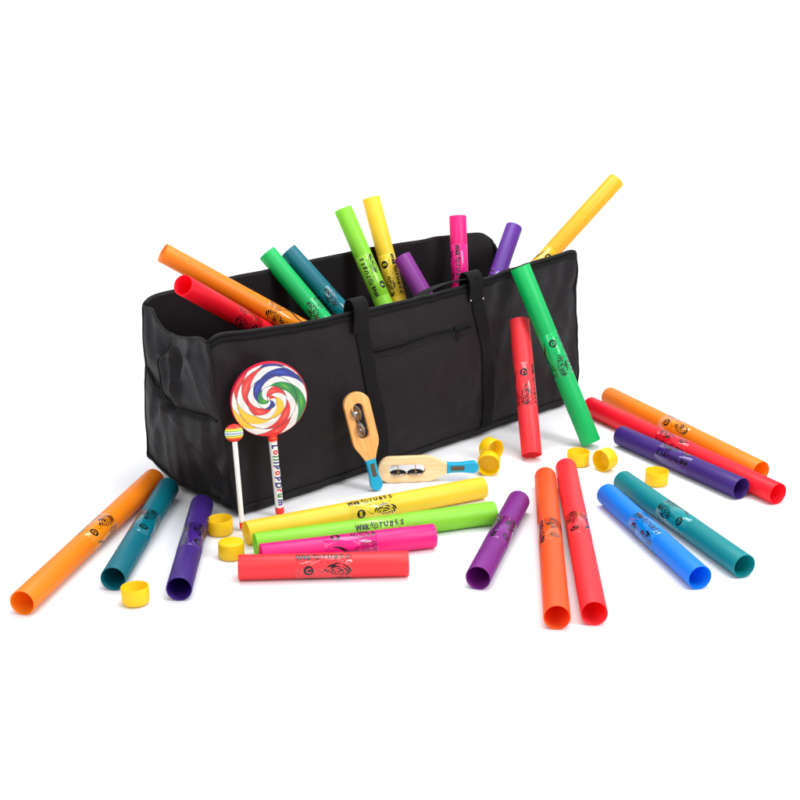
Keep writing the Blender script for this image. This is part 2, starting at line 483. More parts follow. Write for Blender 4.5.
cap('yellow cap standing upside down, closed side up, just left of the short red tube', at_z(231.5, 556, .001)+Vector((0, 0, .0268)), (0, -.02, -1))
cap('open yellow cap in front of the teal tube end, at the lower left', at_z(136, 602, .002), (-.03, .04, 1))
cap('open yellow cap standing by the foot of the green leaning tube', at_z(578, 464, .001), (0, 0, 1))
cap('open yellow cap standing behind the turquoise tube', at_z(656, 483.5, .001), (.02, 0, 1))
o_, c_ = at_z(600.7, 461, .0218), at_z(611, 457.3, .0218)
ax = (o_-c_).normalized(); cap('yellow cap lying on its side beside the standing cap at the green tube foot', o_-ax*.0265, ax)
o_ = at_z(488.5, 465.5, .0218); ax = Vector((-.10, -1, 0)).normalized()
cap('yellow cap lying with its mouth forwards, touching the turquoise stick handle', o_-ax*.0265, ax)
o_ = at_z(495.5, 450.5, .0218); ax = Vector((.62, -.78, 0)).normalized()
cap('yellow cap lying half hidden behind another one near the turquoise stick handle', o_-ax*.0265, ax)

# ------------------------------------------------------------------ the bag
D = .285
def s_left(t, z):
    f = t/D; return (-.05*min(1, z/.31))*(1-f) + .012*f*min(1, z/.3)
def s_right(t, z):
    base = .932-.028*min(1, z/.33)+.052*(t/D)*min(1, z/.25)
    if z < .055: base -= .05*(1-math.sqrt(max(0, 1-((.055-z)/.055)**2)))*(1-.5*t/D)
    return base
LEFT_TOP = [(0, .328), (.03, .330), (.07, .320), (.11, .311), (.16, .303), (.195, .306), (.235, .331), (D, .325)]
RIGHT_TOP = [(0, .330), (.02, .315), (.05, .275), (.14, .240), (.23, .250), (.265, .275), (D, .306)]
FRONT_TOP = [(0, .341), (.1, .332), (.25, .322), (.5, .318), (.62, .321), (.8, .332), (.96, .341), (1, .340)]
BACK_TOP = [(0, .338), (.1, .344), (.5, .347), (.8, .342), (.93, .333), (1, .325)]
def raw_pos(u, v):
    """u in [0,4): front (left->right), right end, back (right->left), left end.  v in [0,1] up"""
    u = u % 4; k = int(u); f = u-k
    if k == 0: zt = lerp_table(FRONT_TOP, f)
    elif k == 1: zt = lerp_table(RIGHT_TOP, f*D)
    elif k == 2: zt = lerp_table(BACK_TOP, 1-f)
    else: zt = lerp_table(LEFT_TOP, (1-f)*D)
    if k == 0:
        L = .95; rc = .022; x = f*L
        if x < rc: zt -= rc*(1-math.sqrt(max(0, 1-((rc-x)/rc)**2)))*1.0
        rc = .012; x = (1-f)*L
        if x < rc: zt -= rc*(1-math.sqrt(max(0, 1-((rc-x)/rc)**2)))
    if k == 2:
        x = (1-f)*.93
        rc = .03
        if x < rc: zt -= rc*(1-math.sqrt(max(0, 1-((rc-x)/rc)**2)))*.6
        x = f*.93
        if x < .04: zt -= .022*(1-x/.04)**1.5
    if k in (0, 2):
        zt += .0022*noise.noise(Vector((f*7, k*3.1, .5)))*min(1, f*12, (1-f)*12)
    z = v*zt
    r = .007 if k == 0 else .02; ins = r*(1-math.sqrt(max(0, 1-((r-z)/r)**2))) if z < r else 0
    if k == 0: s, t = s_left(0, z)+(s_right(0, z)-s_left(0, z))*f, ins
    elif k == 1: s, t = s_right(f*D, z)-ins, f*D
    elif k == 2: s, t = s_right(D, z)+(s_left(D, z)-s_right(D, z))*f, D-ins
    else: s, t = s_left((1-f)*D, z)+ins, (1-f)*D
    # sagging back-left bottom corner lifts off the floor
    lift = .03*math.exp(-((s-.0)**2+(t-D)**2)/.004)*max(0, 1-z/.06)
    return Vector((s, t, z+lift+.0015))
NORM = [Vector((0, -1, 0)), Vector((1, 0, 0)), Vector((0, 1, 0)), Vector((-1, 0, 0))]
def seg_d(p, a, b):
    ax, ay = a; bx, by = b; px, py = p
    dx, dy = bx-ax, by-ay
    h = max(0, min(1, ((px-ax)*dx+(py-ay)*dy)/(dx*dx+dy*dy)))
    return math.hypot(px-ax-dx*h, py-ay-dy*h), (px-ax)*dy-(py-ay)*dx, h
# creases of the slack left end, in (t, z): (a, b, depth, width); negative = valley
CREASE = [((.255, .200), (.195, .172), -.010, .006), ((.195, .172), (.164, .167), -.018, .006), ((.164, .167), (.035, .180), -.012, .005),
          ((.196, .265), (.194, .175), .012, .010), ((.194, .172), (.20, .04), .008, .012), ((.20, .262), (.165, .290), -.034, .009),
          ((.150, .262), (.142, .222), -.030, .008), ((.079, .289), (.143, .225), .011, .008), ((.079, .289), (.040, .185), .010, .009),
          ((.165, .285), (.150, .18), .009, .010), ((.175, .275), (.18, .18), -.009, .006), ((.22, .333), (.165, .297), .010, .009), ((.25, .165), (.252, .07), .010, .012),
          ((.225, .155), (.255, .09), -.008, .008), ((.11, .125), (.01, .075), .009, .010), ((.13, .16), (.09, .02), -.008, .012), ((.195, .165), (.235, .11), .008, .008),
          ((.16, .15), (.17, .02), .006, .010), ((.05, .165), (.045, .02), -.007, .010), ((.09, .07), (.03, .015), .007, .008), ((.265, .30), (.262, .05), .004, .006)]
def disp(k, s, t, z):
    p = Vector((s, t, z))
    if k == 0:
        f = max(0, min(1, s/.93))
        d = .010*math.sin(PI*f)**.6*math.sin(PI*min(1, z/.33))**.7
        # slack beneath the mouth between and beside the straps
        top = smoothstep(.20, .30, z)*(1-smoothstep(.325, .34, z)*.6)
        d += top*(.0045*noise.noise(Vector((s*26, 0, z*9)))+.002*noise.noise(Vector((s*60+z*20, 1, z*14))))
        d += .005*noise.noise(Vector((s*5.5, 3, z*6)))+.0022*noise.noise(Vector((s*14+z*6, 7, z*10-s*8)))
        d += .0012*abs(noise.noise(Vector((s*30+z*30, 2, z*24-s*10))))
        e_ = smoothstep(0, .05, s)*smoothstep(.93, .86, s) if False else 1
        d += (.0024+.0022*smoothstep(.60, .90, s)+.002*smoothstep(.12, .0, s))*(crumple(s*13+z*7, z*9-s*3, 1.7)-.5)
        # pocket panel stands a touch proud
        if .30 < s < .57: d += .0015*smoothstep(.244, .238, z)
        # dragged corner folds
        a, _, h = seg_d((s, z), (.905, .31), (.84, .20)); d += .006*math.exp(-(a/.014)**2)*(1-h)
        a, _, h = seg_d((s, z), (-.03, .30), (.07, .22)); d += .004*math.exp(-(a/.018)**2)*(1-h)
        a, _, h = seg_d((s, z), (.91, .26), (.88, .05)); d -= .005*math.exp(-(a/.014)**2)
        a, _, h = seg_d((s, z), (.66, .30), (.60, .06)); d -= .0045*math.exp(-(a/.016)**2)
        a, _, h = seg_d((s, z), (.03, .20), (.02, .02)); d -= .004*math.exp(-(a/.012)**2)
        return d
    if k == 3:
        d = .010*math.sin(PI*min(1, z/.3))*math.sin(PI*t/D)
        for a, b, am, w in CREASE:
            dd, side, h = seg_d((t, z), a, b)
            x = dd/(w*(2.6 if side > 0 else .62))
            d += am*math.exp(-abs(x)**1.15)*(1-.3*abs(h-.5))
        d += .004*noise.noise(Vector((t*12, 5, z*10)))
        wx = t+.012*noise.noise(Vector((t*20, z*20, 4)))
        d += .0050*(crumple(wx*11+z*4, z*7-wx*5, 3.3)-.5) + .0010*(crumple(wx*30-z*12, z*18+wx*6, 7.1)-.5)
        return d
    if k == 2:
        d = .006*noise.noise(Vector((s*6, 11, z*5)))+.004*noise.noise(Vector((s*22, 12, z*4)))
        return d
    d = -.012*math.sin(PI*t/D)+.006*noise.noise(Vector((t*20, 15, z*12)))+.004*abs(noise.noise(Vector((t*40, 16, z*20))))
    return d
def crumple(x, y, k):
    d = noise.voronoi(Vector((x, y, k)))[0]
    return min(.35, d[1]-d[0])/.35
PL = [.93, D, .93, D]
def shell(u, v, off=0.):
    """smoothed, wrinkled outer surface of the bag in bag coordinates"""
    P = Vector((0, 0, 0)); N = Vector((0, 0, 0)); K = 5
    for j in range(K):
        # window of about +-7 mm along the perimeter
        k = int(u % 4); du = .009*(j/(K-1)*2-1)/PL[k]
        uu = u+du
        kk = int(uu % 4)
        if kk != k: uu = (k+1 + (u+du-(k+1))*PL[k]/PL[kk]) if du > 0 else (k + (u+du-k)*PL[k]/PL[kk])
        kk = int(uu % 4)
        p = raw_pos(uu, v); P += p; N += NORM[kk]*(disp(kk, p.x, p.y, p.z)+off)
    return P/K + N/K
def front(s, z, off=0.):
    """point on the front panel at given s, z"""
    v = z/lerp_table(FRONT_TOP, s/.93)
    for _ in range(3):
        f = (s-s_left(0, z))/(s_right(0, z)-s_left(0, z))
        f = max(.001, min(.999, f))
    zt = raw_pos(f, 1.).z
    return shell(f, min(1, z/zt), off)

bag = empty('duffel_bag', 'long black nylon bag standing unzipped and full of coloured tubes', 'duffel bag', None, BAGM)
bm = bmesh.new()
NU = [300, 70, 160, 120]; NV = 110
us = []
for k in range(4): us += [k+i/NU[k] for i in range(NU[k])]
grid = []
for j in range(NV+1):
    v = (j/NV)**1.15
    grid.append([bm.verts.new(shell(u, v)) for u in us])
n = len(us)
for j in range(NV):
    for i in range(n):
        bm.faces.new((grid[j][i], grid[j][(i+1) % n], grid[j+1][(i+1) % n], grid[j+1][i]))
cb = bm.verts.new((.45, .14, .002))
for i in range(n): bm.faces.new((grid[0][(i+1) % n], grid[0][i], cb))
bmesh.ops.recalc_face_normals(bm, faces=bm.faces)
body = from_bm('bag_body', bm, NYLON, bag)
md = body.modifiers.new('thickness', 'SOLIDIFY'); md.thickness = .0022; md.offset = -1

# piping along the seams
bm = bmesh.new()
def path_u(us_, v, off=.001): return [shell(u, v, off) for u in us_]
N1 = 120
tube_path(bm, [shell(.0+.999*i/N1, .999, .001)+Vector((0, 0, .0005)) for i in range(N1+1)], .0032, 8)       # mouth, front
tube_path(bm, [shell(2.001+.998*i/N1, .999, .001) for i in range(N1+1)], .0032, 8)                            # mouth, back
tube_path(bm, [shell(3.0+.999*i/60, .999, .0005) for i in range(61)], .0028, 8)
tube_path(bm, [shell(1.0+.999*i/60, .999, .0005) for i in range(61)], .0028, 8)
for uc in (.0001, 1.0001, 2.0001, 3.0001):
    tube_path(bm, [shell(uc, .01+.985*i/60, .0012) for i in range(61)], .0030, 8)
tube_path(bm, [shell(.003+.994*i/N1, .045, .0012) for i in range(N1+1)], .0034, 8)                            # front bottom seam
tube_path(bm, [shell(3.01+.985*i/60, .05, .0012) for i in range(61)], .0030, 8)
def end_pt(t, z, off):
    f = 1-t/D
    return shell(3+max(.002, min(.998, f)), z/raw_pos(3+f, 1.).z, off)
def end_path(pts, n=24): 
    out = []
    for (a, b), (c, d) in zip(pts[:-1], pts[1:]):
        out += [end_pt(a+(c-a)*i/n, b+(d-b)*i/n, .0012) for i in range(n)]
    return out
tube_path(bm, end_path([(.275, .212), (.247, .192), (.194, .174), (.164, .168), (.10, .172), (.012, .182)]), .0024, 6)
tube_path(bm, end_path([(.2, .258), (.196, .22), (.194, .174)]), .0018, 6)
from_bm('seam_piping', bm, PIPE, bag)

# zipper tape inside the mouth edge, with teeth
def tape(name, u0, u1, nn):
    bm = bmesh.new(); rows = []
    for i in range(nn+1):
        u = u0+(u1-u0)*i/nn
        a = shell(u, .955, .0018); b = shell(u, .985, .0022)
        rows.append((bm.verts.new(a), bm.verts.new(a+Vector((0, 0, .0001))), bm.verts.new(b)))
    for a, b in zip(rows[:-1], rows[1:]): bm.faces.new((a[1], b[1], b[2], a[2]))
    o = from_bm(name, bm, WEB, bag); m = o.modifiers.new('t', 'SOLIDIFY'); m.thickness = .0009
tape('mouth_zipper_tape', .002, .998, 170)

# webbing straps on the front
def strap(name, pts, w=.031):
    """pts: (s, z) along the centre line, bottom to top"""
    bm = bmesh.new(); P = []; X = []; N = []
    dense = []
    for (s0, z0), (s1, z1) in zip(pts[:-1], pts[1:]):
        m = max(2, int(abs(z1-z0)/.006))
        dense += [(s0+(s1-s0)*i/m, z0+(z1-z0)*i/m) for i in range(m)]
    dense.append(pts[-1])
    # smooth the centre line
    for _ in range(6):
        dense = [dense[0]]+[((a[0]+2*b[0]+c[0])/4, b[1]) for a, b, c in zip(dense[:-2], dense[1:-1], dense[2:])]+[dense[-1]]
    for s, z in dense:
        p = front(s, z, .0012); q0 = front(s-w*.45, z, .0012); q1 = front(s+w*.45, z, .0012)
        xm = (q1-q0).normalized(); p = Vector((p.x, min(p.y, (q0.y+q1.y)/2), p.z))
        P.append(p); X.append(xm); N.append(Vector((0, -1, 0)))
    ribbon3(bm, P, X, N, w, .0018)
    return from_bm(name, bm, WEB, bag, sharp=45)
strap('webbing_strap', [(.338, .012), (.336, .05), (.322, .12), (.305, .20), (.293, .27), (.286, .312)])
strap('webbing_strap', [(.628, .012), (.632, .05), (.630, .12), (.618, .20), (.600, .26), (.590, .312)])

# handle loops folded over the mouth, and the carrying handle between them
def fold_over(name, s, zlow, w, lean=0., inside=.24, bulge=.010):
    bm = bmesh.new(); P = []; N = []
    e = front(s, .312, 0).y
    path = [(-.0042, zlow), (-.0062, zlow+.012), (-.010, .318), (-.010, .332), (-.004, .3405+bulge*.3), (.006, .342+bulge*.3), (.014, .334), (.016, .315), (.014, .28), (.012, inside)]
    dense = []
    for i in range(len(path)-1):
        for j in range(5): 
            f = j/5
            p0 = path[max(i-1, 0)]; p1 = path[i]; p2 = path[i+1]; p3 = path[min(i+2, len(path)-1)]
            dense.append(tuple(.5*((2*p1[k])+(-p0[k]+p2[k])*f+(2*p0[k]-5*p1[k]+4*p2[k]-p3[k])*f*f+(-p0[k]+3*p1[k]-3*p2[k]+p3[k])*f**3) for k in (0, 1)))
    dense.append(path[-1])
    for i, (t, z) in enumerate(dense):
        a = dense[max(i-1, 0)]; b = dense[min(i+1, len(dense)-1)]
        d = Vector((0, b[0]-a[0], b[1]-a[1])).normalized()
        N.append(Vector((0, -d.z, d.y))); P.append(Vector((s+lean*(z-.3), e+t, z)))
    ribbon3(bm, P, [Vector((1, 0, 0))]*len(P), N, w, .0032)
    return from_bm(name, bm, WEB, bag, sharp=45)
fold_over('handle_loop', .283, .283, .036, -.05)
fold_over('handle_loop', .588, .290, .040, -.15)
# two small steel dots on the right loop
for s, z in ((.571, .293), (.606, .291)):
    bm = bmesh.new(); bmesh.ops.create_icosphere(bm, subdivisions=2, radius=.0022)
    o = from_bm('steel_dot', bm, STEEL, bag); o.location = front(s, z, .0065)
bm = bmesh.new()
hp = [(.420, .045, .262), (.440, .040, .284), (.462, .034, .306), (.490, .026, .323), (.520, .018, .331), (.550, .010, .334), (.575, .004, .335), (.590, -.004, .334)]
P = []; X = []; N = []
for i in range(len(hp)-1):
    for j in range(6):
        f = j/6; q = Vector(hp[i]).lerp(Vector(hp[i+1]), f); P.append(q)
P.append(Vector(hp[-1]))
for _ in range(8): P = [P[0]]+[(a+b*2+c)/4 for a, b, c in zip(P[:-2], P[1:-1], P[2:])]+[P[-1]]
for i in range(len(P)):
    d = (P[min(i+1, len(P)-1)]-P[max(i-1, 0)]).normalized()
    x = Vector((-.12, .9, -.28)); x = (x-d*x.dot(d)).normalized(); X.append(x); N.append(x.cross(d))
ribbon3(bm, P, X, N, .030, .003)
from_bm('carry_handle', bm, WEB, bag, sharp=45)

# pocket zipper with slider and pull
bm = bmesh.new()
zl = [(.308+(.578-.308)*i/60) for i in range(61)]
for off, dz, r in ((.0018, .0035, .0011), (.0018, -.0035, .0011)):
    tube_path(bm, [front(s, .2405+dz+(.002*math.sin(s*30)), off) for s in zl], r, 6)
rows = [(bm.verts.new(front(s, .246, .0012)), bm.verts.new(front(s, .235, .0012))) for s in zl]
for a, b in zip(rows[:-1], rows[1:]): bm.faces.new((a[0], b[0], b[1], a[1]))
pz = from_bm('pocket_zipper', bm, PIPE, bag)
bm = bmesh.new()
for i in range(150):
    s = .31+.266*i/150; p = front(s, .2405+(.002*math.sin(s*30)), .0022)
    bmesh.ops.create_cube(bm, size=1, matrix=Matrix.Translation(p) @ Matrix.Diagonal((.0009, .0012, .0032, 1)))
from_bm('zipper_teeth', bm, BLACKM, pz, smooth=False)
bm = bmesh.new()
sp = front(.532, .243, .004)
bmesh.ops.create_cube(bm, size=1, matrix=Matrix.Translation(sp) @ Matrix.Diagonal((.011, .004, .008, 1)))
bmesh.ops.bevel(bm, geom=bm.edges[:], offset=.001, segments=2, affect='EDGES')
from_bm('zipper_slider', bm, BLACKM, pz, sharp=40)
bm = bmesh.new()
loop = []
for k in range(25):
    a = 2*PI*k/24; c, s = math.cos(a), math.sin(a)
    loop.append(sp+Vector((.004*c*(1 if abs(s) < .9 else .8)+.004, -.003, -.0125+.0125*(1 if s > 0 else -1)*abs(s)**.5)))
tube_path(bm, loop, .0011, 6, caps=False)
from_bm('zipper_pull', bm, BLACKM, pz)
# pocket side and bottom stitching ridge
bm = bmesh.new()
for i in range(90):
    s = .31+.27*i/90; p = front(s, .2275+.002*math.sin(s*30), .0004)
    bmesh.ops.create_cube(bm, size=1, matrix=Matrix.Translation(p) @ Matrix.Diagonal((.0019, .0006, .0005, 1)))
from_bm('pocket_stitching', bm, WEB, pz, smooth=False)

# ------------------------------------------------------------------ lollipop drum
def drum_colours():
    R_ = (.84, .11, .09); G_ = (.04, .50, .20); Bl = (.05, .12, .52); Y_ = (.99, .74, .06)
    return [R_, Bl, G_, R_, Y_]
top_ = at_t(269.5, 400, -.047)
bot_ = at_z(281, 516, .003)
up = (top_-bot_).normalized()
nrm = (CAM-top_); nrm = nrm.normalized()
nrm = Matrix.Rotation(math.radians(11), 3, 'Z') @ nrm
nrm = (nrm-up*nrm.dot(up)).normalized()
xr = up.cross(nrm)
M = Matrix((xr, up, nrm)).transposed().to_4x4(); M.translation = top_
ld = empty('lollipop_drum', 'round drum painted as a swirled lollipop on a white stick, leaning on the bag', 'hand drum', None, M)
RD, TD = .0665, .013
bm = bmesh.new()
prof = [(-TD, 0), (-TD, RD-.003), (-TD+.001, RD-.0008), (-TD+.003, RD), (-.003, RD), (-.0006, RD-.0003), (0, RD-.0012), (-.0004, RD-.0024)]
lathe(bm, prof, 96, axis='Z'); bmesh.ops.recalc_face_normals(bm, faces=bm.faces)
from_bm('drum_rim', bm, RIMRED, ld, sharp=40)
# the printed drum skin: swirl computed face by face (the print, not light)
bm = bmesh.new(); cl = bm.loops.layers.color.new('print')
NR, NA = 110, 360; RS = RD-.0016
rings = [[bm.verts.new((0, 0, .0003))]]
for i in range(1, NR+1):
    r = RS*i/NR; rings.append([bm.verts.new((r*math.cos(2*PI*k/NA), r*math.sin(2*PI*k/NA), .0003+.0006*(1-(i/NR)**2))) for k in range(NA)])
rings[0][0].co.z = .0009
pal = drum_colours()
def swirl(x, y):
    r = math.hypot(x, y)/RS; th = math.atan2(y, x)
    a = (-th + 1.2) % (2*PI)
    v = r/.275 - a/(2*PI) + .55
    n_ = math.floor(v); fv = v-n_
    wv = n_ + a/(2*PI) + .3
    u2 = 2.3*wv + .36*wv*abs(wv) - .62*fv
    cell = math.floor(u2); fu = u2-cell; ring = 0
    w = .58
    c = (.93, .93, .91)
    if fu < w: c = pal[cell % len(pal)]
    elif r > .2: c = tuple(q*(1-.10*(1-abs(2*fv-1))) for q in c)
    # printed highlights and outlines of the artwork
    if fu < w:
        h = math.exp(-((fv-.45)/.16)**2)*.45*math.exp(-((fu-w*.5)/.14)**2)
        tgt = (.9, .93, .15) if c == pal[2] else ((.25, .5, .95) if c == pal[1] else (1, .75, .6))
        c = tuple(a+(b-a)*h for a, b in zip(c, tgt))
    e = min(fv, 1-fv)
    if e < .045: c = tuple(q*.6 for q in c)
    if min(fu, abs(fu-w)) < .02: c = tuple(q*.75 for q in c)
    return c
for i in range(NR):
    for k in range(NA):
        j = (k+1) % NA
        if i == 0: f = bm.faces.new((rings[0][0], rings[1][k], rings[1][j]))
        else: f = bm.faces.new((rings[i][k], rings[i+1][k], rings[i+1][j], rings[i][j]))
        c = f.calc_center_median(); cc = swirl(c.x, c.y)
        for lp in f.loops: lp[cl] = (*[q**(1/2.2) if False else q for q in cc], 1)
me = bpy.data.meshes.new('drum_skin'); bm.normal_update(); bm.to_mesh(me); bm.free()
m, nt, Pn = base_mat('printed_drum_skin')
at = node(nt, 'ShaderNodeVertexColor', layer_name='print'); nt.links.new(at.outputs['Color'], Pn.inputs['Base Color'])
Pn.inputs['Roughness'].default_value = .3; Pn.inputs['Coat Weight'].default_value = .4
nz = node(nt, 'ShaderNodeTexNoise', Scale=300.); bp = node(nt, 'ShaderNodeBump', Strength=.05, Distance=.0005)
nt.links.new(nz.outputs['Fac'], bp.inputs['Height']); nt.links.new(bp.outputs['Normal'], Pn.inputs['Normal'])
link('drum_skin', me, m, ld)
# stick
LH = (top_-bot_).length; r0 = .0078
bm = bmesh.new()
y0, y1 = -(LH-.003), -(RD-.004)
def cylY(bm, ya, yb, r, mat=0, seg=32, z0=-TD*.5):
    prof = [(ya, 0), (ya, r-.0008), (ya+.0008, r), (yb-.0008, r), (yb, r-.0008), (yb, 0)]
    b2 = bmesh.new(); lathe(b2, prof, seg, axis='Z')
    for v in b2.verts: v.co = Vector((v.co.x, v.co.z, z0-v.co.y))
    bmesh.ops.recalc_face_normals(b2, faces=b2.faces)
    for f in b2.faces: f.material_index = mat
    me = bpy.data.meshes.new('t'); b2.to_mesh(me); b2.free(); bm.from_mesh(me); bpy.data.meshes.remove(me)
cylY(bm, y0+.012, y1-.014, r0-.0006)
stick = from_bm('stick', bm, WHITEP, ld, sharp=40)
bm = bmesh.new(); cylY(bm, y0, y0+.0118, r0); from_bm('foot_ferrule', bm, REDP, ld, sharp=40)
bm = bmesh.new(); cylY(bm, y1-.0142, y1+.004, r0+.0006)
fer = from_bm('top_ferrule', bm, REDP, ld, sharp=40)
bm = bmesh.new(); cylY(bm, y1-.0085, y1-.0068, r0+.0010); from_bm('gold_band', bm, BRASS, fer, sharp=40)
# lettering running down the stick, every letter its own colour
lc = [(20, 40, 130), (225, 40, 50), (20, 140, 70), (20, 40, 130), (20, 40, 130), (225, 150, 20), (20, 40, 130), (225, 40, 50)]
lm = [simple('letter_ink_%s' % nme, c, .35, 0, 40, .02) for nme, c in zip(('navy', 'red', 'green', 'blue', 'dark_blue', 'amber', 'deep_navy', 'scarlet'), lc)]
bm = bmesh.new()
txt = 'LollipopDrum'; span = abs((y1-.018)-(y0+.016)); yc = y1-.018
wts = [1.1, 1, .55, .55, .5, 1.1, 1, 1.1, 1.25, .8, 1, 1.4]; tot = sum(wts); acc = 0
for ch, wv in zip(txt, wts):
    L_ = span*wv/tot; yy = yc-(acc+L_/2); acc += L_
    i0 = len(bm.verts)
    add_text(bm, ch, 0.0175, -(yy), 0, 0, .2, .0007, .88, 1.05, mat=txt.index(ch) % 8 if ch != 'p' else 3)
bmesh.ops.bisect_plane(bm, geom=bm.verts[:]+bm.edges[:]+bm.faces[:], plane_co=(0, 0, 0), plane_no=(0, 1, 0))
for q in (-.003, -.0015, .0015, .003, .0045, -.0045):
    bmesh.ops.bisect_plane(bm, geom=bm.verts[:]+bm.edges[:]+bm.faces[:], plane_co=(0, q, 0), plane_no=(0, 1, 0))
for v in bm.verts:
    a = (v.co.y+.002)/r0; rr = r0-.0006+.00025
    v.co = Vector((math.sin(a)*rr, -v.co.x, -TD*.5+math.cos(a)*rr))
bm.normal_update()
from_bm('stick_lettering', bm, lm, stick, smooth=False)

# mallet
mt = at_t(234, 433, -.026); mb = at_z(242.5, 529, .003)
up = (mt-mb).normalized(); nrm = CAM-mt; nrm = (nrm-up*nrm.dot(up)).normalized(); xr = up.cross(nrm)
M = Matrix((xr, up, nrm)).transposed().to_4x4(); M.translation = mt
ml = empty('drum_mallet', 'thin white drum beater with a striped ball head, leaning beside the lollipop drum', 'drum mallet', None, M)
bm = bmesh.new(); RB = .0158
bmesh.ops.create_uvsphere(bm, u_segments=48, v_segments=32, radius=RB)
for v in bm.verts: v.co.z *= .45
m, nt, Pn = base_mat('striped_mallet_head'); L = nt.links.new
tc = node(nt, 'ShaderNodeTexCoord'); sx = node(nt, 'ShaderNodeSeparateXYZ'); L(tc.outputs['Object'], sx.inputs[0])
mr = node(nt, 'ShaderNodeMapRange'); mr.inputs['From Min'].default_value = -RB; mr.inputs['From Max'].default_value = RB
L(sx.outputs['Y'], mr.inputs['Value'])
cr = node(nt, 'ShaderNodeValToRGB'); cr.color_ramp.interpolation = 'CONSTANT'
stops = [(0, (225, 40, 40)), (.2, (240, 120, 50)), (.28, (250, 215, 60)), (.36, (80, 180, 90)), (.41, (240, 240, 235)), (.47, (30, 70, 150)), (.52, (240, 240, 235)), (.59, (90, 190, 110)), (.65, (250, 220, 70)), (.74, (240, 120, 50)), (.82, (225, 40, 40))]
while len(cr.color_ramp.elements) < len(stops): cr.color_ramp.elements.new(.5)
for e, (p, c) in zip(cr.color_ramp.elements, stops): e.position = p; e.color = lin(c)
L(mr.outputs['Result'], cr.inputs['Fac']); L(cr.outputs['Color'], Pn.inputs['Base Color']); Pn.inputs['Roughness'].default_value = .35
from_bm('mallet_head', bm, m, ml)
Lm = (mt-mb).length
bm = bmesh.new(); cylY(bm, -(Lm-.012), -RB+.001, .0044, z0=0); from_bm('stick', bm, WHITEP, ml, sharp=40)
bm = bmesh.new(); cylY(bm, -(Lm-.001), -(Lm-.0118), .0046, z0=0); from_bm('foot_tip', bm, REDP, ml, sharp=40)

# ------------------------------------------------------------------ jingle sticks
def flat_solid(name, loops, depth, mat, parent, bev=.0012):
    cu = bpy.data.curves.new(name, 'CURVE'); cu.dimensions = '2D'; cu.fill_mode = 'BOTH'
    cu.extrude = depth/2-bev; cu.bevel_depth = bev; cu.bevel_resolution = 3; cu.offset = -bev
    for lp in loops:
        s = cu.splines.new('POLY'); s.points.add(len(lp)-1); s.use_cyclic_u = True
        for p, q in zip(s.points, lp): p.co = (q[0], q[1], 0, 1)
    ob = bpy.data.objects.new('x', cu); col.objects.link(ob); bpy.context.view_layer.update()
    me = bpy.data.meshes.new_from_object(ob.evaluated_get(bpy.context.evaluated_depsgraph_get()))
    bpy.data.objects.remove(ob); bpy.data.curves.remove(cu)
    me.name = name; me.materials.clear(); me.materials.append(mat)
    for p in me.polygons: p.use_smooth = True
    me.set_sharp_from_angle(angle=math.radians(35))
    o = bpy.data.objects.new(name, me); col.objects.link(o); o.parent = parent
    return o
